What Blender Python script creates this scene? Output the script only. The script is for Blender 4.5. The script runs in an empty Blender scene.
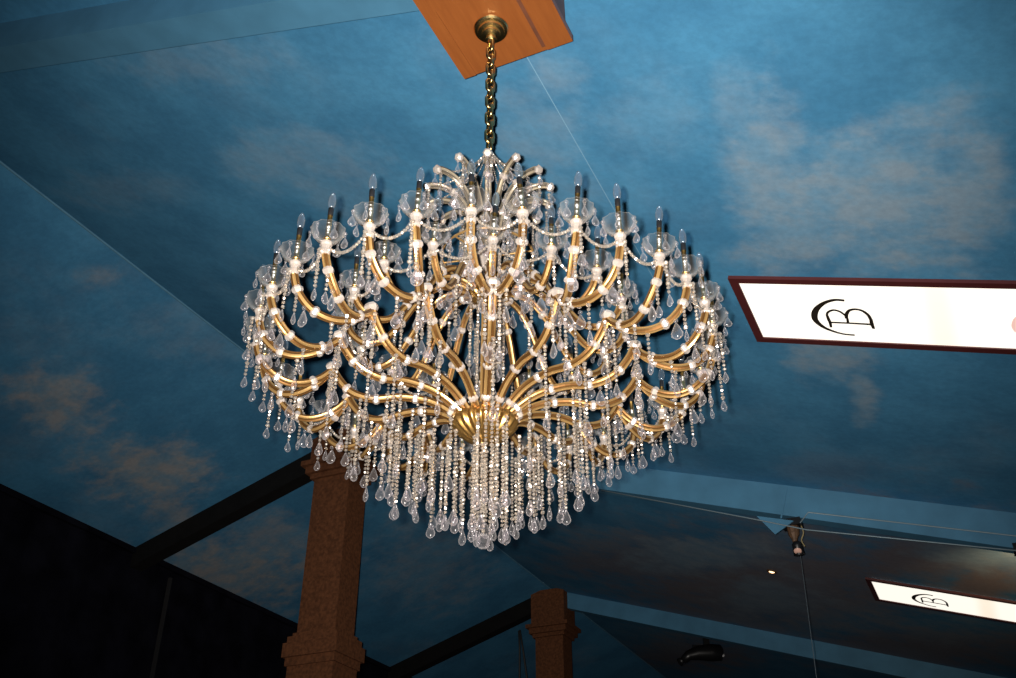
import bpy, math, random
from mathutils import Vector, Matrix, Euler
random.seed(7)
R = math.radians
PI = math.pi
scene = bpy.context.scene
COL = scene.collection

# ------------------------------------------------------------------ camera
# hall axes: X = across the hall (to the right slope), Y = along the ridge, Z = up
YAW, PITCH, ROLL = R(24.7), R(32.46), R(0.12)
CAM = Vector((0, 0, 1.6))
rt = Vector((math.cos(YAW), math.sin(YAW), 0))
hf = Vector((-math.sin(YAW), math.cos(YAW), 0))
up0 = -math.sin(PITCH) * hf + math.cos(PITCH) * Vector((0, 0, 1))
fw = math.cos(PITCH) * hf + math.sin(PITCH) * Vector((0, 0, 1))
rt2 = math.cos(ROLL) * rt + math.sin(ROLL) * up0
up2 = -math.sin(ROLL) * rt + math.cos(ROLL) * up0
cd = bpy.data.cameras.new('camera')
cd.sensor_width = 36.0
cd.lens = 36.0 * 1006.0 / 1016.0
cd.clip_end = 200
cam = bpy.data.objects.new('camera', cd)
COL.objects.link(cam)
cam.matrix_world = Matrix(((rt2.x, up2.x, -fw.x, CAM.x), (rt2.y, up2.y, -fw.y, CAM.y), (rt2.z, up2.z, -fw.z, CAM.z), (0, 0, 0, 1)))
scene.camera = cam

# ------------------------------------------------------------------ world, flash, exposure
w = bpy.data.worlds.new('world')
scene.world = w
w.use_nodes = True
w.node_tree.nodes['Background'].inputs[0].default_value = (0.75, 0.85, 1.0, 1)
w.node_tree.nodes['Background'].inputs[1].default_value = 0.03
fl = bpy.data.lights.new('camera_flash', 'SPOT')      # the photographer's flash, fired from beside the lens
fl.energy = 4800
fl.color = (1.0, 0.94, 0.86)
fl.spot_size = R(76)
fl.spot_blend = 1.0
fl.shadow_soft_size = 0.02
flash = bpy.data.objects.new('camera_flash', fl)
COL.objects.link(flash)
flash.matrix_world = cam.matrix_world @ Matrix.Translation((-0.06, 0.03, 0.0))
vs = scene.view_settings
vs.view_transform = 'Standard'
vs.look = 'None'
vs.exposure = 0.0
vs.gamma = 1.0
vs.use_curve_mapping = False
scene.cycles.transparent_max_bounces = 40
scene.cycles.max_bounces = 8

# ------------------------------------------------------------------ mesh helpers
class MB:
    def __init__(s):
        s.v, s.f, s.m = [], [], []
    def add(s, vs_, fs_, mi=0, M=None):
        b = len(s.v)
        s.v += [tuple(M @ Vector(p)) if M is not None else tuple(p) for p in vs_]
        s.f += [tuple(b + i for i in f) for f in fs_]
        s.m += [mi] * len(fs_) if isinstance(mi, int) else mi
        return s
    def join(s, o, M=None):
        return s.add(o.v, o.f, list(o.m), M)
    def box(s, lo, hi, mi=0, M=None):
        x0, y0, z0 = lo; x1, y1, z1 = hi
        return s.add([(x0, y0, z0), (x1, y0, z0), (x1, y1, z0), (x0, y1, z0), (x0, y0, z1), (x1, y0, z1), (x1, y1, z1), (x0, y1, z1)],
                     [(0, 3, 2, 1), (4, 5, 6, 7), (0, 1, 5, 4), (1, 2, 6, 5), (2, 3, 7, 6), (3, 0, 4, 7)], mi, M)
    def lathe(s, prof, n=16, mi=0, M=None, lob=None, flat=1.0):
        vv, ff = [], []
        for i, (r_, z_) in enumerate(prof):
            for k in range(n):
                a = 2 * PI * k / n
                rr = r_ * (lob(a, i) if lob else 1)
                vv.append((rr * math.cos(a), flat * rr * math.sin(a), z_))
        for i in range(len(prof) - 1):
            for k in range(n):
                k2 = (k + 1) % n
                ff.append((i * n + k, i * n + k2, (i + 1) * n + k2, (i + 1) * n + k))
        if prof[0][0] > 1e-5: ff.append(tuple(range(n - 1, -1, -1)))
        if prof[-1][0] > 1e-5: ff.append(tuple((len(prof) - 1) * n + k for k in range(n)))
        return s.add(vv, ff, mi, M)
    def tube(s, pts, rad, n=8, lob=0.0, mi=0, mi2=None, closed=False, M=None, flat=1.0):
        pts = [Vector(p) for p in pts]
        N = len(pts)
        rads = rad if isinstance(rad, (list, tuple)) else [rad] * N
        vv, ff, mm = [], [], []
        nrm = None
        for i, p in enumerate(pts):
            a = pts[(i - 1) % N] if (closed or i > 0) else p
            b = pts[(i + 1) % N] if (closed or i < N - 1) else p
            t = (b - a).normalized()
            if nrm is None:
                ref = Vector((0, 1, 0)) if abs(t.y) < 0.8 else Vector((1, 0, 0))
                nrm = (ref - t * ref.dot(t)).normalized()
            else:
                nrm = (nrm - t * nrm.dot(t)).normalized()
            bn = t.cross(nrm)
            for k in range(n):
                an = 2 * PI * k / n
                rr = rads[i] * (1 - lob * (k % 2))
                vv.append(p + nrm * (math.cos(an) * rr * flat) + bn * (math.sin(an) * rr))
        last = N if closed else N - 1
        for i in range(last):
            j = (i + 1) % N
            for k in range(n):
                k2 = (k + 1) % n
                ff.append((i * n + k, i * n + k2, j * n + k2, j * n + k))
                mm.append(mi if (mi2 is None or (k // 2) % 2 == 0) else mi2)
        if not closed:
            ff.append(tuple(range(n - 1, -1, -1))); mm.append(mi)
            ff.append(tuple((N - 1) * n + k for k in range(n))); mm.append(mi)
        return s.add(vv, ff, mm, M)
    def mesh(s, name, mats, smooth=False):
        me = bpy.data.meshes.new(name)
        me.from_pydata([tuple(p) for p in s.v], [], s.f)
        for m in (mats if isinstance(mats, (list, tuple)) else [mats]): me.materials.append(m)
        me.polygons.foreach_set('material_index', s.m)
        if smooth: me.polygons.foreach_set('use_smooth', [True] * len(me.polygons))
        me.update()
        return me

LOC = {}
def place(name, me, parent=None, M=None):
    o = bpy.data.objects.new(name, me)
    COL.objects.link(o)
    if parent is not None: o.parent = parent
    if M is not None:
        o.matrix_local = M
        LOC[o.name] = M.copy()
    return o
def obj(name, mb, mats, parent=None, M=None, smooth=False):
    return place(name, mb.mesh(name, mats, smooth), parent, M)
def tag(o, label, cat, group=None, kind=None):
    o['label'] = label; o['category'] = cat
    if group: o['group'] = group
    if kind: o['kind'] = kind
    return o
def thing(name, loc, label, cat, group=None, rot=(0, 0, 0)):
    o = bpy.data.objects.new(name, None)
    o.empty_display_size = 0.1
    COL.objects.link(o)
    o.location = loc; o.rotation_euler = rot
    return tag(o, label, cat, group)
def smoothpath(P, sub=4):
    P = [Vector(p) for p in P]
    out = []
    for i in range(len(P) - 1):
        p0 = P[max(i - 1, 0)]; p1 = P[i]; p2 = P[i + 1]; p3 = P[min(i + 2, len(P) - 1)]
        for k in range(sub):
            t = k / sub
            out.append(0.5 * ((2 * p1) + (p2 - p0) * t + (2 * p0 - 5 * p1 + 4 * p2 - p3) * t * t + (3 * p1 - p0 - 3 * p2 + p3) * t ** 3))
    out.append(P[-1])
    return out

# ------------------------------------------------------------------ materials
def mat(name):
    m = bpy.data.materials.new(name); m.use_nodes = True
    nt = m.node_tree
    return m, nt, nt.nodes['Principled BSDF']
def simple(name, col, rough=0.5, metal=0.0, noise=0.0, nscale=20, bump=0.0, spec=0.5):
    m, nt, b = mat(name)
    b.inputs['Base Color'].default_value = (*col, 1)
    b.inputs['Roughness'].default_value = rough
    b.inputs['Metallic'].default_value = metal
    b.inputs['Specular IOR Level'].default_value = spec
    if noise or bump:
        tc = nt.nodes.new('ShaderNodeTexCoord'); nz = nt.nodes.new('ShaderNodeTexNoise')
        nz.inputs['Scale'].default_value = nscale; nz.inputs['Detail'].default_value = 6
        nt.links.new(tc.outputs['Object'], nz.inputs['Vector'])
        if noise:
            mr = nt.nodes.new('ShaderNodeMapRange')
            mr.inputs[1].default_value = 0.3; mr.inputs[2].default_value = 0.7
            mr.inputs[3].default_value = 1 - noise; mr.inputs[4].default_value = 1 + noise
            vm = nt.nodes.new('ShaderNodeVectorMath'); vm.operation = 'SCALE'
            vm.inputs[0].default_value = col
            nt.links.new(nz.outputs['Fac'], mr.inputs[0]); nt.links.new(mr.outputs[0], vm.inputs['Scale'])
            nt.links.new(vm.outputs[0], b.inputs['Base Color'])
        if bump:
            bp = nt.nodes.new('ShaderNodeBump'); bp.inputs['Strength'].default_value = bump
            nt.links.new(nz.outputs['Fac'], bp.inputs['Height']); nt.links.new(bp.outputs[0], b.inputs['Normal'])
    return m
def emis(name, col, s):
    m, nt, b = mat(name)
    b.inputs['Base Color'].default_value = (0.6, 0.6, 0.6, 1)
    b.inputs['Emission Color'].default_value = (*col, 1)
    b.inputs['Emission Strength'].default_value = s
    return m
def crystal(name, clear, diff, gloss, rough, tint=(1, 1, 1), edge=1.0, power=1.6):
    # cut glass: light passes through the flat of a facet; its surface glints, its rims catch the light
    m, nt, b = mat(name)
    N, L = nt.nodes, nt.links
    out = N['Material Output']
    tr = N.new('ShaderNodeBsdfTransparent'); tr.inputs[0].default_value = (0.95 * tint[0], 0.96 * tint[1], 0.98 * tint[2], 1)
    b.inputs['Base Color'].default_value = (*[diff * t for t in tint], 1)
    b.inputs['Roughness'].default_value = 0.05
    b.inputs['IOR'].default_value = 1.6
    gl = N.new('ShaderNodeBsdfGlossy'); gl.inputs['Color'].default_value = (*tint, 1); gl.inputs['Roughness'].default_value = rough
    mg = N.new('ShaderNodeMixShader'); mg.inputs[0].default_value = gloss
    L.new(b.outputs[0], mg.inputs[1]); L.new(gl.outputs[0], mg.inputs[2])
    lw = N.new('ShaderNodeLayerWeight'); lw.inputs[0].default_value = 0.5
    pw = N.new('ShaderNodeMath'); pw.operation = 'POWER'; pw.inputs[1].default_value = power
    mr = N.new('ShaderNodeMapRange')
    mr.inputs[1].default_value = 0.0; mr.inputs[2].default_value = 1.0
    mr.inputs[3].default_value = 1 - clear; mr.inputs[4].default_value = edge
    mx = N.new('ShaderNodeMixShader')
    L.new(lw.outputs['Facing'], pw.inputs[0]); L.new(pw.outputs[0], mr.inputs[0]); L.new(mr.outputs[0], mx.inputs[0])
    L.new(tr.outputs[0], mx.inputs[1]); L.new(mg.outputs[0], mx.inputs[2])
    L.new(mx.outputs[0], out.inputs[0])
    return m

M_CRYSTAL = crystal('cut_crystal', 0.97, 0.60, 0.50, 0.18, (1.0, 0.97, 0.97), 1.0, 2.5)
M_BEAD = crystal('crystal_beads', 0.60, 0.30, 0.60, 0.22, (1.0, 0.93, 0.85), 0.9)
M_PAN = crystal('clear_glass', 0.985, 0.50, 0.40, 0.20, (1, 0.98, 0.95), 0.9, 2.6)
M_BULB = crystal('bulb_glass', 0.90, 0.20, 0.5, 0.14, (0.88, 0.95, 1), 0.9, 1.6)
M_ROS = crystal('white_glass', 0.42, 0.46, 0.45, 0.32, (1.0, 0.90, 0.83), 0.95)
M_GOLD = simple('gilded_metal', (0.135, 0.062, 0.017), 0.38, 0.75)
M_GOLD2 = simple('gold_glass_rod', (0.37, 0.225, 0.085), 0.30, 0.7)
M_GOLD3 = simple('fluted_brass', (0.36, 0.21, 0.065), 0.30, 0.95)
M_CROWN = simple('smoked_glass_rod', (0.13, 0.11, 0.085), 0.28, 0.6)
M_CROWN2 = simple('pale_glass_rod', (0.30, 0.25, 0.18), 0.25, 0.5)
M_BRASS = simple('polished_brass', (0.82, 0.62, 0.28), 0.24, 1.0)
M_ANTIQUE = simple('antique_brass', (0.40, 0.28, 0.12), 0.28, 1.0)
M_SLEEVE = simple('candle_gilt', (0.62, 0.40, 0.13), 0.30, 1.0)
M_WOOD = None

CLOUDS_GLOW_R = [
    (0.10, 6.21, 1.521, 0.184, -0.043, 1.130, 0.92),
    (-0.60, 5.76, 3.193, 0.677, -0.074, 1.129, 0.80),
    (-0.61, 6.72, 2.198, 0.421, -0.005, 1.756, 0.85),
    (0.67, 6.23, 4.132, 0.233, -0.043, 1.128, 0.85),
    (-0.58, 8.51, 2.744, 0.433, 0.162, 1.426, 0.90),
    (-0.45, 9.47, 6.825, 0.918, 0.226, 1.266, 0.80),
    (-0.63, 5.15, 5.038, 1.174, -0.255, 2.426, 0.45),
    (-4.58, 5.42, 0.976, 0.702, -0.149, 2.144, 0.40),
    (-4.65, 4.12, 1.148, 1.001, -0.420, 3.076, 0.35),
    (-4.43, 5.96, 2.185, 1.436, -0.107, 2.536, 0.30),
    (-2.14, 5.22, 2.416, 1.025, -0.154, 1.683, 0.40),
    (-1.75, 4.66, 3.805, 1.534, -0.500, 3.923, 0.45),
    (-2.20, 4.16, 2.152, 1.080, -0.268, 1.744, 0.20),
    (-1.27, 5.19, 2.280, 0.716, -0.223, 2.276, 0.22),
    (-2.33, 6.12, 2.771, 1.117, -0.089, 2.343, 0.25),
    (-7.08, 5.76, 1.111, 1.102, -0.130, 2.822, 0.25),
    (-4.04, 16.23, 0.731, 0.203, 0.477, 0.947, 0.85),
    (-3.17, 18.31, 0.955, 0.198, 0.464, 0.720, 0.70),
    (-5.64, 16.20, 1.068, 0.387, 0.481, 1.040, 0.30),
    (0.31, 13.64, 1.498, 0.079, 0.439, 0.921, 0.75),  # no cloud: warm lamplight on the far ceiling, painted in as a paler patch
    (-2.27, 18.99, 0.839, 0.134, 0.674, 0.939, 0.40),
    (-0.42, 17.96, 1.144, 0.088, 0.672, 0.910, 0.40),
    (-7.66, 24.71, 0.765, 0.248, 0.508, 0.634, 0.30),
]
CLOUDS_L = [
    (-10.84, 8.51, 0.994, 0.913, -1.023, 0.934, 0.70),
    (-11.08, 10.72, 0.873, 0.711, -0.886, 0.731, 0.75),
    (-11.58, 11.81, 2.139, 1.698, -1.078, 0.832, 0.60),
    (-8.88, 7.12, 2.234, 1.942, -2.895, 3.072, 0.35),
    (-12.52, 14.22, 0.461, 0.344, -0.578, 0.390, 0.75),
    (-11.13, 13.92, 0.959, 0.662, -0.846, 0.618, 0.50),
    (-10.10, 7.28, 1.070, 1.014, -1.487, 1.484, 0.12),
    (-9.82, 17.54, 0.724, 0.385, -0.549, 0.378, 0.30),
    (-8.65, 8.73, 0.780, 0.595, -0.906, 0.904, 0.15),
]
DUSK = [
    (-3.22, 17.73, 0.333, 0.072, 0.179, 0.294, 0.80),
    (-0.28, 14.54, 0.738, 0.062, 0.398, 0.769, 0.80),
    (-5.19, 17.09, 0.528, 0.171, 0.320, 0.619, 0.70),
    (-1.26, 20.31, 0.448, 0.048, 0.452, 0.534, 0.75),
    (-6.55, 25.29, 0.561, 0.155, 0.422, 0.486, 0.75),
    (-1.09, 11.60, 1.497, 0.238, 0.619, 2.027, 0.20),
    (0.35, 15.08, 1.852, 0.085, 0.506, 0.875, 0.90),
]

def ceiling_paint(name, clouds, seed, c0, c1, dusk=()):
    m, nt, b = mat(name)
    N, L = nt.nodes, nt.links
    b.inputs['Roughness'].default_value = 0.75
    b.inputs['Specular IOR Level'].default_value = 0.25
    tc = N.new('ShaderNodeTexCoord')
    sep = N.new('ShaderNodeVectorMath'); sep.operation = 'MULTIPLY'; sep.inputs[1].default_value = (1, 1, 0)
    L.new(tc.outputs['Object'], sep.inputs[0])
    def noise(scale, detail, rough=0.6, off=0.0, stretch=(1, 1, 1)):
        mp = N.new('ShaderNodeMapping'); mp.inputs['Location'].default_value = (off, off * 1.7, seed); mp.inputs['Scale'].default_value = stretch
        n = N.new('ShaderNodeTexNoise'); n.inputs['Scale'].default_value = scale; n.inputs['Detail'].default_value = detail; n.inputs['Roughness'].default_value = rough
        L.new(sep.outputs[0], mp.inputs[0]); L.new(mp.outputs[0], n.inputs['Vector'])
        return n
    def math_(op, a, c=None, clamp=False):
        n = N.new('ShaderNodeMath'); n.operation = op; n.use_clamp = clamp
        for i, q in enumerate((a, c)):
            if q is None: continue
            if isinstance(q, (int, float)): n.inputs[i].default_value = q
            else: L.new(q, n.inputs[i])
        return n.outputs[0]
    def rng(x, a0, a1, b0, b1):
        n = N.new('ShaderNodeMapRange'); n.interpolation_type = 'SMOOTHSTEP'
        L.new(x, n.inputs[0])
        for i, q in enumerate((a0, a1, b0, b1)): n.inputs[i + 1].default_value = q
        return n.outputs[0]
    ragged = noise(1.1, 8, 0.62).outputs['Fac']
    ragged2 = noise(3.2, 8, 0.6, 3.0).outputs['Fac']
    soft = noise(0.55, 6, 0.6, 9.0, (1.0, 0.7, 1)).outputs['Fac']
    fine = noise(14.0, 5, 0.7, 5.0).outputs['Fac']
    total = None
    dtotal = None
    for ci, (cx, cy, a, b_, c, d, st) in enumerate(list(clouds) + list(dusk)):
        off = N.new('ShaderNodeVectorMath'); off.operation = 'SUBTRACT'; off.inputs[1].default_value = (cx, cy, 0)
        L.new(sep.outputs[0], off.inputs[0])
        d1 = N.new('ShaderNodeVectorMath'); d1.operation = 'DOT_PRODUCT'; d1.inputs[1].default_value = (a, b_, 0); L.new(off.outputs[0], d1.inputs[0])
        d2 = N.new('ShaderNodeVectorMath'); d2.operation = 'DOT_PRODUCT'; d2.inputs[1].default_value = (c, d, 0); L.new(off.outputs[0], d2.inputs[0])
        r2 = math_('SQRT', math_('ADD', math_('POWER', math_('ABSOLUTE', d1.outputs['Value']), 2.0), math_('POWER', math_('ABSOLUTE', d2.outputs['Value']), 2.0)))
        e = math_('SUBTRACT', 1.3, r2)
        e = math_('ADD', e, math_('MULTIPLY', math_('SUBTRACT', ragged, 0.5), 2.2))
        e = math_('ADD', e, math_('MULTIPLY', math_('SUBTRACT', ragged2, 0.5), 1.3))
        msk = math_('MULTIPLY', rng(e, -0.1, 1.0, 0.0, 1.0), st)
        if ci < len(clouds): total = msk if total is None else math_('MAXIMUM', total, msk)
        else: dtotal = msk if dtotal is None else math_('MAXIMUM', dtotal, msk)
    wisps = rng(soft, 0.50, 0.74, 0.0, 0.22)
    total = math_('MAXIMUM', total, wisps)
    total = math_('MULTIPLY', total, rng(ragged2, 0.25, 0.6, 0.65, 1.0), True)
    base = N.new('ShaderNodeMix'); base.data_type = 'RGBA'
    base.inputs[6].default_value = (0.044, 0.180, 0.330, 1); base.inputs[7].default_value = (0.062, 0.235, 0.410, 1)
    L.new(rng(ragged, 0.35, 0.65, 0, 1), base.inputs[0])
    cl = N.new('ShaderNodeMix'); cl.data_type = 'RGBA'
    cl.inputs[6].default_value = (*c0, 1); cl.inputs[7].default_value = (*c1, 1)
    L.new(rng(ragged2, 0.4, 0.65, 0, 1), cl.inputs[0])
    mx = N.new('ShaderNodeMix'); mx.data_type = 'RGBA'
    L.new(total, mx.inputs[0]); L.new(base.outputs[2], mx.inputs[6]); L.new(cl.outputs[2], mx.inputs[7])
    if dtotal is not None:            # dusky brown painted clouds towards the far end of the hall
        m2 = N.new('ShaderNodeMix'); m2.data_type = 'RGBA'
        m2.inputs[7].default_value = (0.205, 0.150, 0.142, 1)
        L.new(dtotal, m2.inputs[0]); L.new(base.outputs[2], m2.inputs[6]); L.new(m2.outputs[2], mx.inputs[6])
    sc = N.new('ShaderNodeVectorMath'); sc.operation = 'SCALE'
    L.new(mx.outputs[2], sc.inputs[0]); L.new(rng(fine, 0.3, 0.7, 0.92, 1.08), sc.inputs['Scale'])
    L.new(sc.outputs[0], b.inputs['Base Color'])
    bp = N.new('ShaderNodeBump'); bp.inputs['Strength'].default_value = 0.08
    L.new(fine, bp.inputs['Height']); L.new(bp.outputs[0], b.inputs['Normal'])
    return m
M_SKY_R = ceiling_paint('painted_sky_right', CLOUDS_GLOW_R, 0.0, (0.17, 0.285, 0.39), (0.215, 0.295, 0.37), DUSK)
M_SKY_L = ceiling_paint('painted_sky_left', CLOUDS_L, 4.0, (0.24, 0.29, 0.32), (0.36, 0.32, 0.29))
M_BEAM_B = simple('blue_beam_paint', (0.062, 0.19, 0.31), 0.6, 0, 0.12, 3, 0.05, 0.3)
M_BEAM_D = simple('black_beam_paint', (0.004, 0.0036, 0.0034), 0.85, 0, 0.3, 6, 0.1, 0.2)
M_COPPER = simple('brown_plaster', (0.115, 0.042, 0.017), 0.8, 0, 0.35, 22, 0.25, 0.2)
M_DRAPE = simple('black_cloth', (0.005, 0.005, 0.0085), 0.95, 0, 0.5, 2.5, 0.1, 0.05)
M_FLOOR = simple('dark_floor', (0.06, 0.045, 0.035), 0.6, 0, 0.2, 4)
M_BLACK = simple('black_plastic', (0.008, 0.008, 0.009), 0.35)
M_FRAME = simple('maroon_frame_paint', (0.075, 0.014, 0.014), 0.5, 0, 0.1, 8)
M_INK = simple('emblem_ink', (0.016, 0.010, 0.006), 0.6)
M_INK_RED = None
M_STEEL = simple('grey_conduit', (0.20, 0.27, 0.31), 0.5, 0.3)
M_RUST = simple('brown_bracket', (0.12, 0.065, 0.035), 0.6, 0.2, 0.3, 20)
M_WIRE = simple('dark_cable', (0.03, 0.03, 0.03), 0.6)
M_SEAM = simple('seam_tape', (0.085, 0.22, 0.33), 0.7, 0, 0.1, 9)

def wood():
    m, nt, b = mat('orange_wood')
    N, L = nt.nodes, nt.links
    b.inputs['Roughness'].default_value = 0.38
    tc = N.new('ShaderNodeTexCoord'); mp = N.new('ShaderNodeMapping'); mp.inputs['Scale'].default_value = (14, 1.2, 14)
    n = N.new('ShaderNodeTexNoise'); n.inputs['Scale'].default_value = 3; n.inputs['Detail'].default_value = 8; n.inputs['Distortion'].default_value = 0.6
    cr = N.new('ShaderNodeValToRGB')
    cr.color_ramp.elements[0].position = 0.3; cr.color_ramp.elements[0].color = (0.170, 0.050, 0.0115, 1)
    cr.color_ramp.elements[1].position = 0.7; cr.color_ramp.elements[1].color = (0.205, 0.063, 0.0145, 1)
    L.new(tc.outputs['Object'], mp.inputs[0]); L.new(mp.outputs[0], n.inputs['Vector']); L.new(n.outputs['Fac'], cr.inputs[0]); L.new(cr.outputs[0], b.inputs['Base Color'])
    return m
M_WOOD = wood()
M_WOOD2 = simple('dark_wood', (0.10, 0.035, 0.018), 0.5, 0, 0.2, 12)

# ------------------------------------------------------------------ the hall
SL = R(17.9); TAN = math.tan(SL)
TR, ZR = -8.49, 9.135                  # the ridge
def zright(t): return ZR - (t - TR) * TAN
def zleft(t): return ZR + (t - TR) * TAN
TW, TE = -12.65, 7.0                   # left wall, right eave
S0, S1 = -3.0, 44.0
mb = MB()
mb.add([(TR, S0, ZR), (TE, S0, zright(TE)), (TE, S1, zright(TE)), (TR, S1, ZR), (TR, S0, ZR + .12), (TE, S0, zright(TE) + .12), (TE, S1, zright(TE) + .12), (TR, S1, ZR + .12)],
       [(0, 1, 2, 3), (7, 6, 5, 4), (0, 4, 5, 1), (1, 5, 6, 2), (2, 6, 7, 3), (3, 7, 4, 0)])
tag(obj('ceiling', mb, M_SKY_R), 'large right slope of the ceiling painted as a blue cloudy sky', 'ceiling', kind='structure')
mb = MB()
mb.add([(TW - .2, S0, zleft(TW - .2)), (TR, S0, ZR), (TR, S1, ZR), (TW - .2, S1, zleft(TW - .2)), (TW - .2, S0, zleft(TW - .2) + .12), (TR, S0, ZR + .12), (TR, S1, ZR + .12), (TW - .2, S1, zleft(TW - .2) + .12)],
       [(0, 1, 2, 3), (7, 6, 5, 4), (0, 4, 5, 1), (1, 5, 6, 2), (2, 6, 7, 3), (3, 7, 4, 0)])
tag(obj('ceiling', mb, M_SKY_L), 'narrower left slope of the painted sky ceiling above the black wall', 'ceiling', kind='structure')
mb = MB().box((TW - 1, S0 - 1, -0.1), (TE + 1, S1 + 1, 0))
tag(obj('floor', mb, M_FLOOR), 'dark hall floor', 'floor', kind='structure')
# left wall: black cloth hung in shallow folds
mb = MB()
n = 420
vv, ff = [], []
for i in range(n + 1):
    y = S0 + (S1 - S0) * i / n
    x = TW + 0.035 * math.sin(y * 4.1) * (0.6 + 0.4 * math.sin(y * 0.9)) + 0.015 * math.sin(y * 9.7)
    vv += [(x, y, 0.0), (x, y, zleft(TW) - 0.02)]
for i in range(n): ff.append((2 * i, 2 * i + 1, 2 * i + 3, 2 * i + 2))
mb.add(vv, ff)
tag(obj('wall_left', mb, M_DRAPE, smooth=True), 'near black cloth covered wall below the left slope of the ceiling', 'wall', kind='structure')
mb = MB().box((TW - 0.02, S0, zleft(TW) - 0.10), (TW + 0.07, S1, zleft(TW) - 0.005))
tag(obj('trim_1', mb, M_DRAPE), 'black strip along the top of the black wall', 'trim', kind='structure')
mb = MB().box((TW + 0.03, 13.14, 0), (TW + 0.085, 13.19, 7.55))
tag(obj('trim_2', mb, simple('seam_cloth', (0.008, 0.007, 0.008), 0.9)), 'thin upright strip on the black wall', 'trim', kind='structure')
# joint strips
mb = MB().tube([(TR, S0, ZR - 0.012), (TR, S1, ZR - 0.012)], 0.016, 6)
tag(obj('trim_3', mb, M_SEAM), 'thin joint strip along the ceiling ridge', 'trim', kind='structure')
mb = MB().box((-1.913, 4.1, 0), (-1.907, 7.4, 0.004), M=Matrix.Translation((0, 0, zright(-1.91) - 0.003)))
tag(obj('trim_4', mb, simple('white_seam', (0.15, 0.30, 0.42), 0.7)), 'thin pale joint line running from the wooden box down the ceiling', 'trim', kind='structure')

# right slope beams (blue, hanging below the ceiling) and left slope beams (black)
def slope_beam(s0, s1, t0, t1, zf, d0, d1):
    q = MB()
    vv = []
    for t, d in ((t0, d0), (t1, d1)):
        z = zf(t)
        vv += [(t, s0, z - d), (t, s1, z - d), (t, s1, z + 0.03), (t, s0, z + 0.03)]
    return q.add(vv, [(0, 1, 2, 3), (7, 6, 5, 4), (0, 4, 5, 1), (1, 5, 6, 2), (2, 6, 7, 3), (3, 7, 4, 0)])
BEAMS_R = [(3.44, 3.70, 0.34, 0.186, 'sky blue ceiling beam crossing the top left of the photo behind the wooden box'),
           (12.30, 12.50, 0.36, 0.50, 'sky blue ceiling beam with two conduit pipes running along it'),
           (20.90, 21.10, 0.36, 0.40, 'sky blue ceiling beam farthest down the hall, above the black stage light')]
beams = []
for (s0, s1, d0, d1, lab) in BEAMS_R:
    bm_ = tag(obj('ceiling_beam', slope_beam(s0, s1, TR, TE, zright, d0, d1), M_BEAM_B), lab, 'beam', 'blue ceiling beams', 'structure')
    beams.append(bm_)
# splice plate on the middle beam
q = MB(); z = zright(-1.93)
q.add([(-2.15, 12.28, z - 0.42), (-1.70, 12.28, z - 0.56), (-1.95, 12.28, z - 0.70), (-2.15, 12.30, z - 0.42), (-1.70, 12.30, z - 0.56), (-1.95, 12.30, z - 0.70)],
      [(0, 1, 2), (5, 4, 3), (0, 3, 4, 1), (1, 4, 5, 2), (2, 5, 3, 0)])
obj('splice_plate', q, M_BEAM_B, beams[1])
q = MB().box((-0.01, 12.288, -0.42), (0.01, 12.305, 0.0), M=Matrix.Translation((-1.72, 0, z - 0.10)) @ Matrix.Rotation(SL, 4, 'Y'))
obj('splice_strip', q, M_BEAM_B, beams[1])
for (s0, s1, d0, d1, lab) in [(12.24, 12.50, 0.34, 0.36, 'black ceiling beam from the black wall up to the large brown pillar'),
                              (20.80, 21.06, 0.36, 0.36, 'black ceiling beam from the black wall up to the farther brown pillar')]:
    tag(obj('ceiling_beam', slope_beam(s0, s1, TW, TR, zleft, d0, d1), M_BEAM_D), lab, 'beam', 'black ceiling beams', 'structure')

def pillar(tc, sc_, wt, ws, ztop, zcol, label):
    root = thing('pillar', (tc, sc_, 0), label, 'pillar', 'brown pillars under the ridge')
    root['kind'] = 'structure'
    def blk(z0, z1, e): return MB().box((-wt / 2 - e, -ws / 2 - e, z0), (wt / 2 + e, ws / 2 + e, z1))
    q = blk(zcol, ztop, 0.0); obj('shaft', q, M_COPPER, root)
    q = blk(0, zcol - 0.3, 0.06); obj('lower_shaft', q, M_COPPER, root)
    q = MB()
    for (a, b_, e) in ((-0.42, -0.30, 0.09), (-0.30, -0.10, 0.13), (-0.10, 0.0, 0.09), (0.0, 0.06, 0.04)):
        q.join(blk(zcol + a, zcol + b_, e))
    obj('collar', q, M_COPPER, root)
    q = MB()
    for (a, b_, e) in ((-0.08, 0.0, 0.05), (0.0, 0.12, 0.11), (0.12, 0.2, 0.17), (0.2, 9.07 - ztop, 0.07)):
        q.join(blk(ztop + a, ztop + b_, e))
    obj('capital', q, M_COPPER, root)
    return root
pillar(-8.59, 12.30, 0.66, 0.50, 8.36, 5.78, 'large brown square pillar in front of the black wall, its top behind the chandelier')
pillar(-8.52, 21.00, 0.66, 0.52, 8.10, 5.6, 'smaller brown pillar farther down the hall, below the middle of the photo')

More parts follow.
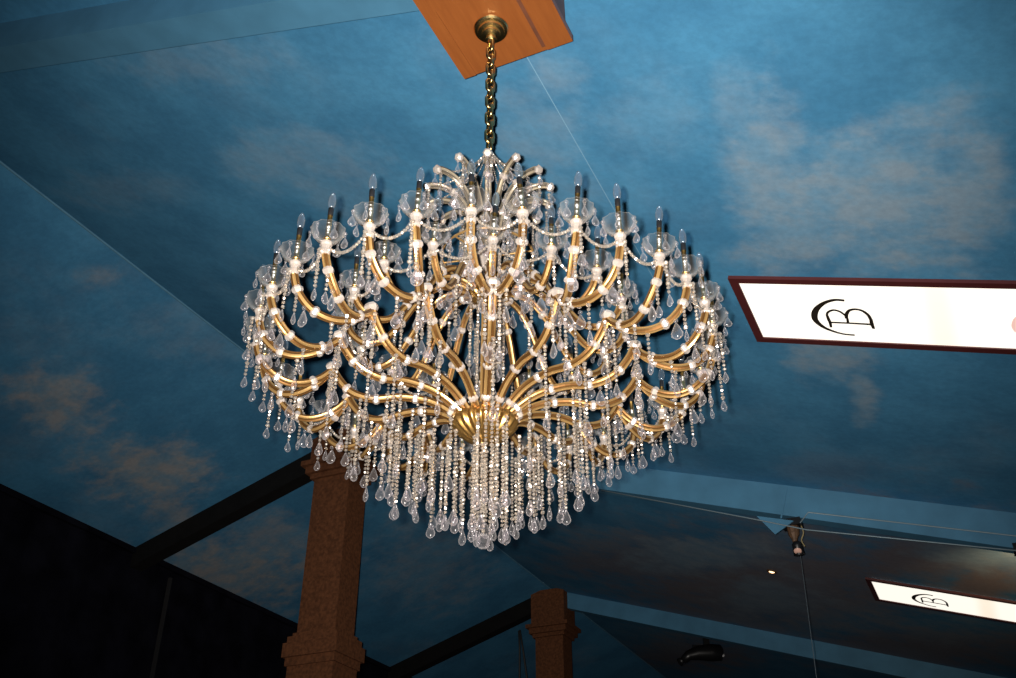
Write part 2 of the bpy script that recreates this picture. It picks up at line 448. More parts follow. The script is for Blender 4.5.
# ------------------------------------------------------------------ light panels with the emblem
ARC= [(0.933, 0.327, 0.013), (0.852, 0.322, 0.015), (0.762, 0.372, 0.018), (0.682, 0.468, 0.024), (0.637, 0.581, 0.027), (0.631, 0.694, 0.023), (0.679, 0.804, 0.017), (0.761, 0.877, 0.012), (0.841, 0.915, 0.010), (0.929, 0.924, 0.010)]
STEM= [(0.750, 0.711, 0.010), (0.906, 0.712, 0.010), (1.103, 0.720, 0.012)]
S1_= [(0.744, 0.582, 0.010), (0.746, 0.659, 0.013), (0.749, 0.719, 0.012), (0.744, 0.799, 0.010)]
S2_= [(1.107, 0.632, 0.013), (1.104, 0.717, 0.015), (1.110, 0.794, 0.010)]
B1= [(0.744, 0.582, 0.010), (0.758, 0.539, 0.010), (0.789, 0.506, 0.011), (0.824, 0.494, 0.011), (0.866, 0.518, 0.010), (0.898, 0.576, 0.009), (0.909, 0.630, 0.010), (0.905, 0.707, 0.010)]
B2= [(0.904, 0.630, 0.013), (0.913, 0.562, 0.015), (0.946, 0.493, 0.013), (1.000, 0.468, 0.012), (1.054, 0.489, 0.012), (1.093, 0.557, 0.013), (1.105, 0.632, 0.013)]

def stroke(pts, dz=0.0, sub=5):
    # a flat pen stroke of varying width with a little thickness
    P = smoothpath([(a, b, c * 1.08) for a, b, c in pts], sub)
    vv, ff = [], []
    for i, p in enumerate(P):
        a = P[max(i - 1, 0)]; b = P[min(i + 1, len(P) - 1)]
        t = Vector((b.x - a.x, b.y - a.y, 0)).normalized(); nn = Vector((-t.y, t.x, 0))
        for z in (0.0, 0.004):
            for sg in (-1, 1):
                vv.append((p.x + nn.x * p.z * sg, p.y + nn.y * p.z * sg, z + dz))
    k = len(P)
    for i in range(k - 1):
        a, b = 4 * i, 4 * i + 4
        ff += [(a, a + 1, b + 1, b), (a + 2, b + 2, b + 3, a + 3), (a, b, b + 2, a + 2), (a + 1, a + 3, b + 3, b + 1)]
    ff += [(0, 2, 3, 1), (4 * k - 4, 4 * k - 3, 4 * k - 1, 4 * k - 2)]
    return MB().add(vv, ff)
M_INK_RED = emis('backlit_red_ink', (0.95, 0.50, 0.42), 0.75)
def panel_mat():
    m, nt, b = mat('lit_panel')
    N, L = nt.nodes, nt.links
    b.inputs['Base Color'].default_value = (0.7, 0.65, 0.58, 1)
    # tubes behind the sheet: a slightly dimmer gap where two of them meet
    tc = N.new('ShaderNodeTexCoord'); sx = N.new('ShaderNodeSeparateXYZ'); L.new(tc.outputs['Object'], sx.inputs[0])
    s = N.new('ShaderNodeMath'); s.operation = 'SUBTRACT'; s.inputs[1].default_value = 1.66; L.new(sx.outputs[0], s.inputs[0])
    ab = N.new('ShaderNodeMath'); ab.operation = 'ABSOLUTE'; L.new(s.outputs[0], ab.inputs[0])
    mr = N.new('ShaderNodeMapRange'); mr.interpolation_type = 'SMOOTHSTEP'
    mr.inputs[1].default_value = 0.02; mr.inputs[2].default_value = 0.20; mr.inputs[3].default_value = 0; mr.inputs[4].default_value = 1
    L.new(ab.outputs[0], mr.inputs[0])
    mx = N.new('ShaderNodeMix'); mx.data_type = 'RGBA'
    mx.inputs[6].default_value = (0.96, 0.83, 0.68, 1); mx.inputs[7].default_value = (1.02, 0.965, 0.86, 1)
    L.new(mr.outputs[0], mx.inputs[0]); L.new(mx.outputs[2], b.inputs['Emission Color'])
    b.inputs['Emission Strength'].default_value = 1.0
    return m
M_PANEL = panel_mat()
def light_panel(t, s, label, second):
    root = thing('light_panel', (t, s, zright(t) - 0.05), label, 'light panel', 'lit panels on the ceiling', (0, SL, 0))
    LN, WD = 3.6, 1.13
    q = MB()
    q.box((0, 0, 0), (LN, 0.075, 0.032)); q.box((0, WD - 0.085, 0), (LN, WD, 0.032))
    q.box((0, 0.075, 0), (0.078, WD - 0.085, 0.032)); q.box((LN - 0.078, 0.075, 0), (LN, WD - 0.085, 0.032))
    obj('frame', q, M_FRAME, root)
    q = MB().box((0.07, 0.07, 0.012), (LN - 0.07, WD - 0.08, 0.03))
    df = obj('diffuser', q, M_PANEL, root)
    q = MB()
    for st in (ARC, STEM, S1_, S2_, B1, B2): q.join(stroke(st))
    e = obj('emblem', q, M_INK, root, Matrix.Translation((0, 0, 0.005)))
    e['label'] = 'dark arc and letter B emblem'
    if second:
        q = MB()
        for dx, st in ((0, ARC), (0, STEM), (0, B1), (0, B2)): q.join(stroke([(a_, b2, w_ * 0.9) for a_, b2, w_ in st]), Matrix.Translation((1.59, 0, 0)))
        e = obj('emblem', q, M_INK_RED, root, Matrix.Translation((0, 0, 0.005)))
        e['label'] = 'reddish emblem cut by the edge of the photo'
    return root
light_panel(-1.232, 7.245, 'large glowing white panel in a maroon frame beside the chandelier', True)
light_panel(-1.274, 15.82, 'glowing white panel farthest down the ceiling, at the lower right of the photo', False)

# ------------------------------------------------------------------ wooden box that carries the chandelier
AXT, AXS = -1.853, 3.771                # the chandelier's axis
ZB = 6.535
BX0, BX1, BY0, BY1 = -2.19, -1.433, 3.35, 4.075
box = thing('mounting_box', (AXT, AXS, ZB), 'orange brown wooden box on the ceiling from which the chandelier hangs', 'box')
def L_(x, y, z): return (x - AXT, y - AXS, z - ZB)
obj('base_board', MB().box(L_(BX0, BY0, ZB + 0.012), L_(BX1, BY1, ZB + 0.06)), M_WOOD, box)
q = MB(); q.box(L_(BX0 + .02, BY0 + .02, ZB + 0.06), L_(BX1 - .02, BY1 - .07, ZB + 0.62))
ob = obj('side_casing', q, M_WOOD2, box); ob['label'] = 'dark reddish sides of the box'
for (a, b_) in ((BX0, BX0 + 0.085), (BX1 - 0.17, BX1)):
    obj('trim_board', MB().box(L_(a, BY0, ZB + 0.006), L_(b_, BY1, ZB + 0.014)), M_WOOD, box)
obj('groove', MB().box(L_(BX1 - 0.195, BY0, ZB + 0.009), L_(BX1 - 0.17, BY1 - 0.03, ZB + 0.0125)), M_WOOD2, box)['label'] = 'dark groove beside the right board'
obj('cross_board', MB().box(L_(BX0 + 0.085, BY0, ZB + 0.006), L_(BX1 - 0.17, BY0 + 0.17, ZB + 0.014)), M_WOOD, box)

# ------------------------------------------------------------------ the chandelier
ZH = 1.6 + 2.194                       # height of the lower hub
ch = thing('chandelier', (AXT, AXS, ZB), 'huge round crystal chandelier with gilded arms, glass candle cups and hanging bead strands', 'chandelier')
DZ = ZH - ZB                           # local z of the lower hub
RADIAL0 = -hf                          # theta = 0 points at the camera
PHI0 = math.atan2(-hf.y, -hf.x)
def frame(theta, z=0.0):
    # local frame: X outward at angle theta (positive to the photo's right), Z up, origin on the axis at hub height + z
    return Matrix.Translation((0, 0, DZ + z)) @ Matrix.Rotation(PHI0 + theta, 4, 'Z')

# canopy
q = MB().lathe([(0.108, 0.0), (0.108, -0.008), (0.100, -0.018), (0.092, -0.020), (0.084, -0.022), (0.080, -0.036), (0.066, -0.040), (0.058, -0.042), (0.055, -0.058), (0.036, -0.064), (0.028, -0.067), (0.026, -0.085), (0.034, -0.092), (0.034, -0.104), (0.020, -0.112), (0.014, -0.13), (0.0, -0.132)], 40)
obj('ceiling_canopy', q, M_BRASS, ch)
ZT = 3.91 - 2.194                     # finial above the hub
# chain
CH_TOP, CH_BOT = -0.12, DZ + ZT + 0.02
nl = 13; pitch = (CH_TOP - CH_BOT) / nl
link = MB()
path = []
hl, hw = pitch * 0.66, 0.024
for k in range(16):
    a = 2 * PI * k / 16
    path.append((hw * math.cos(a), 0, (hl - hw) * (1 if math.sin(a) >= 0 else -1) + hw * math.sin(a)))
link.tube(path, 0.0098, 8, closed=True)
chain = bpy.data.objects.new('hanging_chain', None); COL.objects.link(chain); chain.parent = ch
link_me = link.mesh('chain_link', M_ANTIQUE, True)
for k in range(nl):
    place('chain_link', link_me, chain, Matrix.Translation((0, 0, CH_TOP - pitch * (k + 0.5))) @ Matrix.Rotation(PHI0 + (PI / 2 if k % 2 else 0) + 0.5, 4, 'Z'))

# stem
q = MB()
q.tube([(0, 0, DZ - 0.02), (0, 0, DZ + 0.74)], 0.027, 16, lob=0.2, mi=0, mi2=1)
q.tube([(0, 0, DZ + 0.74), (0, 0, DZ + ZT - 0.05)], 0.017, 12, lob=0.15, mi=0, mi2=1)
obj('central_stem', q, [M_GOLD, M_GOLD2], ch)
q = MB()
for zz in (0.18, 0.36, 0.54):
    pass
q.lathe([(0.02, 0.86), (0.05, 0.9), (0.075, 0.97), (0.05, 1.04), (0.03, 1.08), (0.055, 1.13), (0.065, 1.17), (0.03, 1.22), (0.02, 1.26)], 12, lob=lambda a, i: 1 + 0.1 * math.cos(6 * a))
obj('stem_baluster', q, M_ROS, ch, Matrix.Translation((0, 0, DZ)))
q = MB().lathe([(0.0, 0.055), (0.02, 0.045), (0.034, 0.02), (0.028, -0.01), (0.045, -0.035), (0.05, -0.055), (0.02, -0.08)], 10)
obj('finial', q, M_ROS, ch, Matrix.Translation((0, 0, DZ + ZT - 0.02)) @ Matrix.Scale(0.72, 4))
# hubs
def hub_mb(rad, n, h):
    return MB().lathe([(0.02, -h * 1.0), (rad * 0.25, -h * 0.95), (rad * 0.55, -h * 0.75), (rad * 0.85, -h * 0.35), (rad, 0.0), (rad * 0.95, h * 0.3), (rad * 0.6, h * 0.8), (0.03, h * 1.0)], n * 6,
                      lob=lambda a, i: 1 + (0.075 * math.cos(n * a) if 0 < i < 6 else 0))
obj('lower_hub', hub_mb(0.150, 20, 0.095), M_GOLD3, ch, Matrix.Translation((0, 0, DZ)), smooth=True)
obj('upper_hub', hub_mb(0.095, 16, 0.055), M_GOLD3, ch, Matrix.Translation((0, 0, DZ + 0.745)), smooth=True)

# --- prototypes
def rosette_mb(r_, h):
    q = MB()
    n = 12
    lob = lambda a, i: 1 + 0.07 * (math.cos(6 * a) if 0 < i < 5 else 0)
    return q.lathe([(0.0, -h), (r_ * 0.7, -h * 0.8), (r_, -h * 0.3), (r_, h * 0.3), (r_ * 0.7, h * 0.8), (0.0, h)], n, lob=lob)
def drop_mb(L, W):
    # faceted tear drop, hook at the origin, hanging down
    return MB().lathe([(0.0, 0.0), (W * 0.14, -L * 0.10), (W * 0.30, -L * 0.32), (W * 0.5, -L * 0.64), (W * 0.44, -L * 0.82), (W * 0.22, -L * 0.95), (0.0, -L)], 8, flat=0.55)
def bead(q, p, r_):
    q.lathe([(0, -r_), (r_ * 0.9, -r_ * 0.4), (r_ * 0.9, r_ * 0.4), (0, r_)], 6, M=Matrix.Translation(p) @ Euler((random.uniform(-.5, .5), random.uniform(-.5, .5), random.random() * 6)).to_matrix().to_4x4())
def strand_mb(L, r_=0.0085):
    q = MB(); k = max(1, int(L / (r_ * 2.35)))
    for i in range(k): bead(q, (0, 0, -(i + 0.5) * L / k), r_ * (1.0 if i % 5 else 1.35))
    return q
ros_small = rosette_mb(0.0235, 0.020)
ros_big = rosette_mb(0.030, 0.024)
pan_drop = MB(); bead(pan_drop, (0, 0, -0.008), 0.009); bead(pan_drop, (0, 0, -0.024), 0.006); pan_drop.join(drop_mb(0.055, 0.038), Matrix.Translation((0, 0, -0.03)))
big_drop = MB(); bead(big_drop, (0, 0, -0.01), 0.011); big_drop.join(drop_mb(0.085, 0.056), Matrix.Translation((0, 0, -0.02)))
NODES, UPS = [], []
strand_drop = MB(); strand_drop.join(drop_mb(0.078, 0.046))
strand_drop_s = MB(); strand_drop_s.join(drop_mb(0.062, 0.038))

# instances collected first; the 100 nearest of each kind become parts, the rest one mesh
CAML = Vector((-AXT, -AXS, 1.6 - ZB))
class Pool:
    def __init__(s, name, mats, smooth=False):
        s.name, s.mats, s.smooth, s.items = name, mats, smooth, []
    def add(s, mb_, M, parent=None, extra=None, key=None): s.items.append((mb_, M, parent, extra, key))
POOLS = {}
cache = {}
def mesh_of(mb_, name, mats):
    k = id(mb_)
    if k not in cache: cache[k] = mb_.mesh(name, mats, name == 'pendant_drop')
    return cache[k]
P_ROS = Pool('rosette', M_ROS); P_PAND = Pool('pendant_drop', M_CRYSTAL); P_STR = Pool('bead_strand', M_BEAD)

def arm_tube(P, rad, closed=False):
    return MB().tube(smoothpath(P, 5), rad, 16, lob=0.17, mi=0, mi2=1)
def along(P, fr):
    S = smoothpath(P, 8)
    d = [0]
    for i in range(1, len(S)): d.append(d[-1] + (S[i] - S[i - 1]).length)
    tgt = fr * d[-1]
    for i in range(1, len(S)):
        if d[i] >= tgt:
            k = (tgt - d[i - 1]) / (d[i] - d[i - 1])
            return S[i - 1].lerp(S[i], k), (S[i] - S[i - 1]).normalized()
    return S[-1], (S[-1] - S[-2]).normalized()
def align(p, t):
    return Matrix.Translation(p) @ t.to_track_quat('Z', 'Y').to_matrix().to_4x4()
def put_rosettes(P, frs, F, parent, big=()):
    for f_ in frs:
        p, t = along(P, f_)
        P_ROS.add(ros_big if f_ in big else ros_small, F @ align(p, t), parent)

# profiles (radius, 0, height above the lower hub)
MAIN = [(0.09, 0, 0.0), (0.15, 0, 0.055), (0.26, 0, 0.115), (0.40, 0, 0.135), (0.53, 0, 0.12), (0.63, 0, 0.15), (0.70, 0, 0.22), (0.745, 0, 0.30)]
RN, ZN = 0.735, 0.275
R1, Z1 = 1.095, 0.375
R2, Z2 = 0.69, 0.57
HALF = R(5.4)
def outer_path(sg):
    # from the node down and outward, curling up into the candle cup
    prof = [(0.735, 0.275), (0.79, 0.215), (0.86, 0.175), (0.93, 0.165), (1.00, 0.19), (1.06, 0.25), (1.09, 0.32), (R1, Z1)]
    out = []
    for i, (r_, z_) in enumerate(prof):
        a = sg * HALF * min(1.0, (r_ - 0.735) / 0.30)
        out.append((r_ * math.cos(a), r_ * math.sin(a), z_))
    return out
UPPER = [(0.06, 0, 0.745), (0.14, 0, 0.79), (0.25, 0, 0.775), (0.35, 0, 0.68), (0.42, 0, 0.56), (0.50, 0, 0.455), (0.59, 0, 0.43), (0.66, 0, 0.48), (R2, 0, Z2 - 0.02)]
CROWN = [(0.03, 0, 1.05), (0.075, 0, 1.15), (0.10, 0, 1.265), (0.16, 0, 1.36), (0.235, 0, 1.41), (0.31, 0, 1.415), (0.345, 0, 1.395)]
arm_mats = [M_GOLD, M_GOLD2]
me_main = arm_tube(MAIN, 0.0195).mesh('main_arm', arm_mats)
me_out = {sg: arm_tube(outer_path(sg), 0.0180).mesh('candle_arm', arm_mats) for sg in (-1, 1)}
me_up = arm_tube(UPPER, 0.0170).mesh('candle_arm', arm_mats)
me_crown = arm_tube(CROWN, 0.0175).mesh('crown_arm', [M_CROWN, M_CROWN2])
# cup, pan, candle, bulb (origin at the arm's tip)
cup = MB().lathe([(0.0185, -0.05), (0.021, -0.042), (0.0215, -0.03), (0.0185, -0.02), (0.021, -0.006), (0.025, 0.004), (0.025, 0.012), (0.018, 0.02), (0.012, 0.026)], 14, lob=lambda a, i: 1 + 0.03 * math.cos(7 * a)).mesh('socket_cup', M_ROS)
pan_q = MB()
sc_lob = lambda a, i: 1 + 0.045 * math.cos(12 * a) * max(0, (i - 4) if i < 9 else (13 - i)) / 4
pan_q.lathe([(0.014, 0.022), (0.030, 0.022), (0.031, 0.026), (0.046, 0.031), (0.047, 0.036), (0.060, 0.046), (0.068, 0.060), (0.072, 0.074), (0.075, 0.0785), (0.072, 0.079), (0.065, 0.064), (0.057, 0.050), (0.044, 0.040), (0.012, 0.028)], 24, lob=sc_lob)
pan = pan_q.mesh('drip_pan', M_PAN, True)
rim = None
sleeve = MB().lathe([(0.017, 0.028), (0.018, 0.036), (0.011, 0.042), (0.0105, 0.152), (0.0115, 0.154), (0.0120, 0.195), (0.009, 0.198), (0.0, 0.199)], 12, [0] * 48 + [1] * 36 + [0, 1])
sleeve = sleeve.mesh('candle_sleeve', [M_SLEEVE, M_BLACK], True)
bulb = MB().lathe([(0.009, 0.194), (0.0150, 0.210), (0.0175, 0.228), (0.0160, 0.250), (0.0110, 0.268), (0.0055, 0.279), (0.0, 0.283)], 12).mesh('bulb', M_BULB, True)

def dress_tip(tip, arm, F, n_drop, ph, tilt):
    T = F @ Matrix.Translation(tip) @ Matrix.Rotation(tilt[0], 4, 'X') @ Matrix.Rotation(tilt[1], 4, 'Y')
    Fi = LOC[arm.name].inverted()
    for nm, me in (('socket_cup', cup), ('drip_pan', pan), ('candle_sleeve', sleeve), ('bulb', bulb)):
        place(nm, me, arm, Fi @ T)
    for k in range(n_drop):
        a = ph + 2 * PI * k / n_drop
        p = T @ Vector((0.073 * math.cos(a), 0.073 * math.sin(a), 0.072))
        P_PAND.add(pan_drop, Matrix.Translation(p) @ Matrix.Rotation(random.random() * 6, 4, 'Z'), arm)
def strand(pos, L, sz=1, big=True, twist=None):
    # pos in chandelier space; quantised lengths share their mesh
    P_STR.add(('L', round(L, 2)), Matrix.Translation(pos) @ Matrix.Rotation(random.random() * 6, 4, 'Z'), None, big)
def tip_env(r_):
    # the lowest a strand at radius r_ reaches (above / below the hub)
    E = [(0, -0.56), (0.1, -0.53), (0.2, -0.48), (0.35, -0.42), (0.55, -0.31), (0.75, -0.11), (1.0, 0.05), (1.15, 0.12)]
    for (a, x), (b_, y) in zip(E, E[1:]):
        if r_ <= b_: return x + (y - x) * (r_ - a) / (b_ - a)
    return E[-1][1]

TH0 = R(3.3)
rnd = random.Random(3)
for k in range(16):
    th = TH0 + k * 2 * PI / 16
    F = frame(th)
    a = place('main_arm', me_main, ch, F); NODES.append(a)
    put_rosettes(MAIN, (0.12, 0.36, 0.60, 0.80, 0.985), F, a, big=(0.985,))
    is_near = abs((th + PI) % (2 * PI) - PI) < R(50)
    p, t = along(MAIN, 0.66)
    P_PAND.add(big_drop, F @ Matrix.Translation(p + Vector((0, 0, -0.02))) @ Matrix.Rotation(rnd.random() * 6, 4, 'Z'), a)
    for (r_, off) in ((0.42, 0), (0.57, 0)):
        if is_near and r_ < 0.5: continue
        p, t = along(MAIN, (r_ - 0.07) / 0.72)
        L = p.z - tip_env(p.x) - 0.07 + rnd.uniform(-0.05, 0.03)
        strand(F @ (p + Vector((0, 0.012, -0.015))), L)
    for sg in (-1, 1):
        P = outer_path(sg)
        c = place('candle_arm', me_out[sg], ch, F)
        put_rosettes(P, (0.22, 0.55, 0.78), F, c)
        dress_tip(Vector(P[-1]), c, F, 6, rnd.random() * 3, (rnd.uniform(-.07, .07), rnd.uniform(-.07, .07)))
        p, t = along(P, 0.66)
        P_PAND.add(big_drop, F @ Matrix.Translation(p + Vector((0, 0, -0.02))) @ Matrix.Rotation(rnd.random() * 6, 4, 'Z'), c)
        p, t = along(P, 0.40)
        L = p.z - tip_env(p.length * 0.98) - 0.07 + rnd.uniform(-0.06, 0.03)
        strand(F @ (p + Vector((0, 0, -0.015))), L)
        p = Vector(P[-1]) * 1.0; p.z = Z1 - 0.03
        strand(F @ (p + Vector((0.03, 0.0, 0))), 0.17 + rnd.uniform(-0.03, 0.06), big=False)
        p, t = along(P, 0.78)
        strand(F @ (p + Vector((0, 0, -0.015))), max(0.05, p.z - tip_env(1.1) - 0.06 + rnd.uniform(-0.04, 0.02)), big=False)
    # node strands
    for sg in (-1, 1):
        strand(F @ Vector((0.74, sg * 0.03, 0.25)), 0.25 - tip_env(0.78) - 0.07 + rnd.uniform(-0.10, 0.02))
for k in range(16):
    th = TH0 + k * 2 * PI / 16
    F = frame(th)
    c = place('candle_arm', me_up, ch, F); UPS.append(c)
    put_rosettes(UPPER, (0.14, 0.34, 0.56, 0.80), F, c)
    dress_tip(Vector(UPPER[-1]) , c, F, 8, rnd.random() * 3, (rnd.uniform(-.06, .06), rnd.uniform(-.06, .06)))
    strand(F @ Vector((0.45, 0.02, 0.50)), 0.24 + rnd.uniform(-0.06, 0.06), big=True)
    strand(F @ Vector((R2 + 0.02, 0.0, Z2 - 0.05)), 0.13 + rnd.uniform(-0.03, 0.05), big=False)
obj('crown_ring', MB().tube([(0.24 * math.cos(2 * PI * i / 40), 0.24 * math.sin(2 * PI * i / 40), 0) for i in range(40)], 0.007, 6, closed=True), M_GOLD2, ch, Matrix.Translation((0, 0, DZ + 0.985)))
for k in range(6):
    obj('ring_spoke', MB().tube([(0.02, 0, 0.985), (0.24, 0, 0.985)], 0.005, 6), M_GOLD2, ch, frame(k * PI / 3 + 0.3))
for k in range(14):
    F = frame(k * 2 * PI / 14)
    c = place('crown_arm', me_crown, ch, F)
    put_rosettes(CROWN, (0.35, 0.70, 0.99), F, c)
    P_PAND.add(pan_drop, F @ Matrix.Translation((0.35, 0, 1.37)), c)
    P_PAND.add(pan_drop, F @ Matrix.Translation((0.20, 0, 1.37)), c)
    P_PAND.add(big_drop, F @ Matrix.Translation((0.27, 0, 1.385)), c)
    strand(F @ Vector((0.33, 0.02, 1.37)), (0.10, 0.18, 0.14)[k % 3], big=False)
    strand(F @ Vector((0.14, 0.03, 1.15)), 0.10 + 0.06 * (k % 2), big=True)
# large almond drops under the nodes and the upper arms
for k in range(16):
    F = frame(TH0 + k * 2 * PI / 16)
    P_PAND.add(big_drop, F @ Matrix.Translation((0.735, 0, 0.225)) @ Matrix.Rotation(k, 4, 'Z'), NODES[k])
    P_PAND.add(big_drop, F @ Matrix.Translation((0.585, 0, 0.385)) @ Matrix.Rotation(k * 1.7, 4, 'Z'), UPS[k])
    P_PAND.add(big_drop, F @ Matrix.Translation((0.20, 0, 0.745)) @ Matrix.Rotation(k * 2.1, 4, 'Z'), UPS[k])
# strands round the hubs
def ring(r_, n, ztop, ph, jit=0.035, near_gap=0):
    for k in range(n):
        a = ph + 2 * PI * k / n
        if abs((a - PHI0 + PI) % (2 * PI) - PI) < near_gap: continue
        L = ztop - tip_env(r_) - 0.07 + rnd.uniform(-jit, jit)
        strand(Matrix.Translation((0, 0, DZ)) @ Vector((r_ * math.cos(a), r_ * math.sin(a), ztop)), L)
ring(0.04, 4, -0.11, 0.2, 0.02); ring(0.10, 6, -0.10, 0.5); ring(0.17, 9, -0.08, 0.1, 0.05); ring(0.25, 12, -0.07, 0.33, 0.06); ring(0.35, 17, 0.02, 0.22, 0.06, near_gap=R(35)); ring(0.47, 18, 0.09, 0.4, 0.06, near_gap=R(65))
for k in range(9):
    a = PHI0 + 0.2 + 2 * PI * k / 9
    strand(Vector((0.085 * math.cos(a), 0.085 * math.sin(a), DZ + 0.72)), 0.30 + 0.12 * (k % 3))
for k in range(14):
    a = PHI0 + 2 * PI * k / 14
    strand(Vector((0.24 * math.cos(a), 0.24 * math.sin(a), DZ + 0.98)), (0.10, 0.20, 0.15)[k % 3])
    strand(Vector((0.34 * math.cos(a + .2), 0.34 * math.sin(a + .2), DZ + 0.76)), (0.10, 0.22)[k % 2])
for k, a in enumerate((0.05, 0.22, 0.38)):
    strand(Vector((0.165 * math.cos(PHI0 + a), 0.165 * math.sin(PHI0 + a), DZ + 0.03)), 0.42 + 0.03 * k)
for k, a in enumerate((0.25, 0.5, 0.8)):
    strand(Vector((0.07 * math.cos(PHI0 + a), 0.07 * math.sin(PHI0 + a), DZ + 0.70)), 0.62 - 0.1 * k)

# bead swags between neighbouring outer candles, and from the chain's foot to the crown tips
def swag_mb(p, q_, sag, r_=0.0085):
    m_ = MB(); Ln = (q_ - p).length + sag * 1.5; k = int(Ln / (r_ * 2))
    for i in range(k + 1):
        t = i / k
        bead(m_, p.lerp(q_, t) + Vector((0, 0, -sag * 4 * t * (1 - t))), r_)
    return m_
angs = []
for k in range(16):
    for sg in (-1, 1): angs.append(TH0 + k * 2 * PI / 16 + sg * HALF)
for i in range(32):
    a0, a1 = angs[i], angs[(i + 1) % 32]
    if i == 31: a1 += 2 * PI
    mid = (a0 + a1) / 2; hd = (a1 - a0) / 2
    F = frame(mid)
    obj('bead_swag', swag_mb(Vector((1.095 * math.cos(hd), -1.095 * math.sin(hd), Z1 + 0.0)), Vector((1.095 * math.cos(hd), 1.095 * math.sin(hd), Z1 + 0.0)), 0.075), M_BEAD, ch, F)
for k in range(16):
    obj('bead_swag', swag_mb(Vector((R2 * math.cos(PI / 16), -R2 * math.sin(PI / 16), Z2 - 0.02)), Vector((R2 * math.cos(PI / 16), R2 * math.sin(PI / 16), Z2 - 0.02)), 0.08), M_BEAD, ch, frame(TH0 + (k + 0.5) * 2 * PI / 16))
cs = swag_mb(Vector((0.03, 0, ZT - 0.03)), Vector((0.34, 0, 1.415)), 0.07, 0.0055).mesh('crown_swag', M_BEAD)
for k in range(14): place('crown_swag', cs, ch, frame(k * 2 * PI / 14))
# ball at the very bottom
strand_ball = MB().lathe([(0, 0.034), (0.018, 0.03), (0.03, 0.016), (0.034, 0.0), (0.03, -0.016), (0.018, -0.03), (0, -0.034)], 9)
obj('crystal_ball', strand_ball, M_CRYSTAL, ch, Matrix.Translation((0, 0, DZ - 0.575)))
obj('centre_strand', strand_mb(0.49, 0.010), M_BEAD, ch, Matrix.Translation((0, 0, DZ - 0.05)))

def near(M): return (M.translation - CAML).length
# small repeats of the arms: the nearest 100 as sub-parts, the others in one piece
for P in (P_ROS, P_PAND):
    P.items.sort(key=lambda it: near(it[1]))
    for (mb_, M, par, ex, key) in P.items[:100]:
        place(P.name, mesh_of(mb_, P.name, P.mats), par, LOC[par.name].inverted() @ M)
    rest = MB()
    for (mb_, M, par, ex, key) in P.items[100:]: rest.join(mb_, M)
    o = obj(P.name + '_cluster', rest, P.mats, ch, None, P.name == 'pendant_drop'); o['kind'] = 'stuff'
smesh = {}
P_STR.items.sort(key=lambda it: near(it[1]))
rest = MB()
drop_me = {True: strand_drop.mesh('crystal_drop', M_CRYSTAL, True), False: strand_drop_s.mesh('crystal_drop', M_CRYSTAL, True)}
for i, (key, M, par, big, _) in enumerate(P_STR.items):
    L = max(0.04, key[1])
    if L not in smesh:
        q = strand_mb(L); smesh[L] = [q, None]
    if i < 100:
        if smesh[L][1] is None: smesh[L][1] = smesh[L][0].mesh('bead_strand', M_BEAD)
        s_ = place('bead_strand', smesh[L][1], ch, M)
        place('crystal_drop', drop_me[big], s_, Matrix.Translation((0, 0, -L)) @ Matrix.Rotation(rnd.random() * 6, 4, 'Z'))
    else:
        rest.join(smesh[L][0], M)
        d_ = MB().join(strand_drop if big else strand_drop_s); d_.m = [1] * len(d_.m)
        rest.join(d_, M @ Matrix.Translation((0, 0, -L)) @ Matrix.Rotation(rnd.random() * 6, 4, 'Z'))
o = obj('bead_strand_cluster', rest, [M_BEAD, M_CRYSTAL], ch)
o.data.polygons.foreach_set('use_smooth', [m_ == 1 for m_ in rest.m]); o['kind'] = 'stuff'

# ------------------------------------------------------------------ small things on the far ceiling
def pipe(name, pts, r_, m, label, cat, group=None):
    o = obj(name, MB().tube(pts, r_, 8), m, smooth=True)
    return tag(o, label, cat, group)
pipe('conduit_pipe', [(-4.2, 12.235, zright(-4.2) - 0.44), (-2.1, 12.235, zright(-2.1) - 0.56), (-1.55, 12.235, zright(-1.55) - 0.60), (3.5, 12.235, zright(3.5) - 0.36)], 0.009, M_STEEL,
     'lower thin grey conduit pipe along the bottom of the blue beam', 'pipe', 'conduit pipes on the blue beam')
pipe('conduit_pipe', [(-1.62, 12.235, zright(-1.62) - 0.52), (-1.5, 12.235, zright(-1.5) - 0.36), (0.4, 12.235, zright(0.4) - 0.32), (3.5, 12.235, zright(3.5) - 0.26)], 0.009, M_STEEL,
     'upper thin grey conduit pipe starting above the small spotlight', 'pipe', 'conduit pipes on the blue beam')
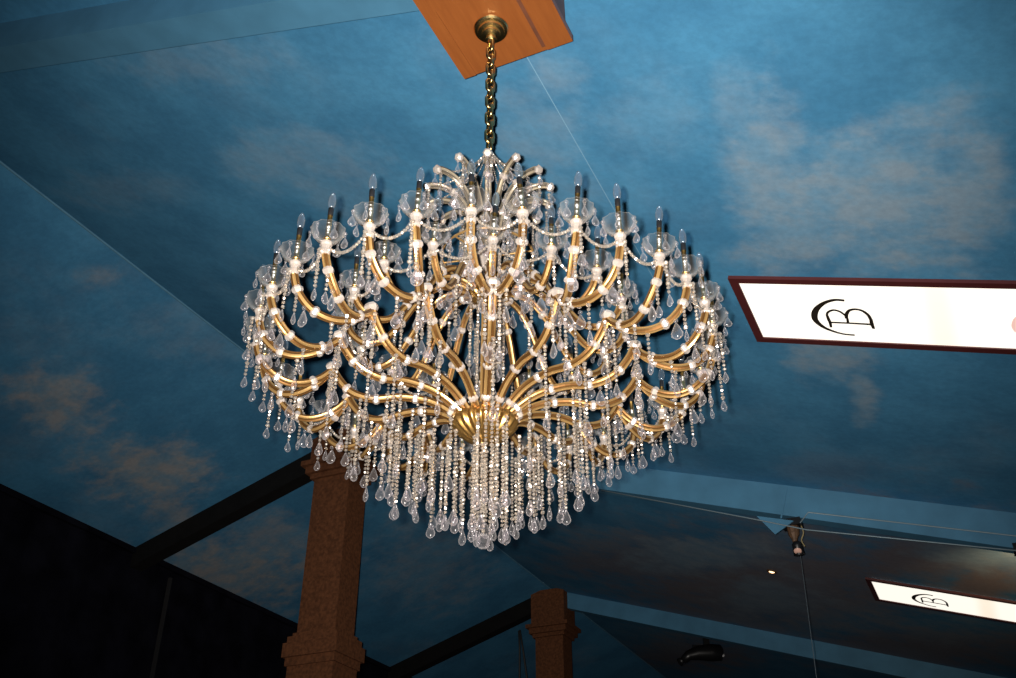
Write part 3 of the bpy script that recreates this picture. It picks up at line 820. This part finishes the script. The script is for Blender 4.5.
# hanging spotlights
LENS = simple('pink_lens', (0.75, 0.45, 0.36), 0.3); YWIRE = simple('yellow_wire', (0.30, 0.24, 0.12), 0.5)
def spotlight(t, s_, dz, label):
    sp = thing('spotlight', (t, s_, zright(t) - dz), label, 'spotlight')
    obj('mounting_plate', MB().box((-0.14, -0.1, -0.03), (0.10, 0.1, 0.06)), M_BLACK, sp)
    obj('bracket', MB().lathe([(0.075, -0.03), (0.07, -0.12), (0.035, -0.19), (0.02, -0.27)], 10), M_RUST, sp, Matrix.Translation((-0.02, 0, 0)))
    obj('lamp_head', MB().lathe([(0.03, 0.09), (0.06, 0.06), (0.066, -0.06), (0.07, -0.08), (0.055, -0.08), (0.05, -0.05), (0.0, -0.04)], 14), M_BLACK, sp, Matrix.Translation((0, 0, -0.31)) @ Matrix.Rotation(R(35), 4, 'X'), True)
    obj('lens', MB().lathe([(0.0, -0.075), (0.04, -0.07), (0.052, -0.06), (0.0, -0.055)], 14), LENS, sp, Matrix.Translation((0, 0, -0.31)) @ Matrix.Rotation(R(-35), 4, 'X'), True)
    obj('wire', MB().tube(smoothpath([(0.08, 0, 0.0), (0.10, 0, -0.12), (0.06, 0.01, -0.21), (0.09, 0, -0.30)], 5), 0.008, 6), YWIRE, sp)
    return sp
spotlight(-1.72, 12.40, 0.50, 'small spotlight on a brown bracket hanging from the blue beam beside the gusset plate')
spotlight(0.80, 12.40, 0.40, 'spotlight under the blue beam cut by the right edge of the photo')
gl = bpy.data.lights.new('spotlight_glow', 'SPOT')        # the second spotlight washes the ceiling beyond it
gl.energy = 165; gl.color = (1.0, 0.76, 0.42); gl.spot_size = R(66); gl.spot_blend = 1.0; gl.shadow_soft_size = 0.05
go = bpy.data.objects.new('spotlight_glow', gl); COL.objects.link(go)
go.location = (1.0, 12.75, zright(0.93) - 0.95)
go.rotation_euler = (Vector((0.9, 14.3, zright(0.9))) - go.location).to_track_quat('-Z', 'Y').to_euler()
pipe('hanging_cable', [(-1.70, 12.40, zright(-1.76) - 0.90), (-1.86, 12.40, 0.3)], 0.0035, simple('grey_cable', (0.13, 0.16, 0.18), 0.6), 'thin cable hanging straight down below the small spotlight', 'cable')
# lit downlight
tdl, sdl = -2.74, 16.38
dl = thing('downlight', (tdl, sdl, zright(tdl)), 'tiny lit round downlight in the far ceiling', 'downlight', None, (0, SL, 0))
obj('ring', MB().lathe([(0.085, 0.0), (0.085, -0.02), (0.06, -0.025), (0.055, 0.0)], 18), M_RUST, dl, None, True)
obj('lamp', MB().lathe([(0.0, -0.035), (0.03, -0.03), (0.055, -0.012), (0.055, 0.0)], 14), emis('warm_lamp', (1.0, 0.62, 0.32), 3.0), dl, None, True)
# stage light
ts, ss = -5.35, 22.0
sl = thing('stage_light', (ts, ss, zright(ts)), 'black stage light hanging from the dark far ceiling', 'stage light', None, (0, 0, R(30)))
obj('yoke', MB().box((-0.03, -0.03, -0.35), (0.10, 0.03, 0.02)).box((-0.28, -0.03, -0.40), (0.28, 0.03, -0.34)), M_BLACK, sl)
q = MB().tube([(-0.52, 0, -0.68), (-0.40, 0, -0.58), (-0.2, 0, -0.52), (0.1, 0, -0.5), (0.32, 0, -0.5), (0.36, 0, -0.5)], [0.08, 0.11, 0.15, 0.19, 0.18, 0.13], 14)
obj('body', q, M_BLACK, sl, None, True)
obj('hood', MB().lathe([(0.07, 0.0), (0.09, -0.12), (0.085, -0.12), (0.06, 0.0)], 12), M_BLACK, sl, Matrix.Translation((-0.50, 0, -0.66)) @ Matrix.Rotation(R(60), 4, 'Y'), True)
obj('lens', MB().lathe([(0, 0.02), (0.04, 0.012), (0.05, 0)], 12), simple('lens_glass', (0.6, 0.6, 0.62), 0.1), sl, Matrix.Translation((0.34, -0.11, -0.57)) @ Matrix.Rotation(R(70), 4, 'X'), True)
# two cables by the far pillar
pipe('hanging_cable', [(-9.35, 20.95, 8.30), (-9.33, 20.95, 7.9), (-9.34, 20.95, 7.1), (-9.30, 20.95, 5.5)], 0.022, M_WIRE, 'left one of two black cables hanging beside the farther pillar', 'cable', 'cables by the farther pillar')
pipe('hanging_cable', [(-9.30, 20.90, 8.30), (-9.22, 20.90, 7.8), (-9.12, 20.90, 7.1), (-9.10, 20.90, 5.5)], 0.022, M_WIRE, 'right one of two black cables, nearest the farther pillar', 'cable', 'cables by the farther pillar')
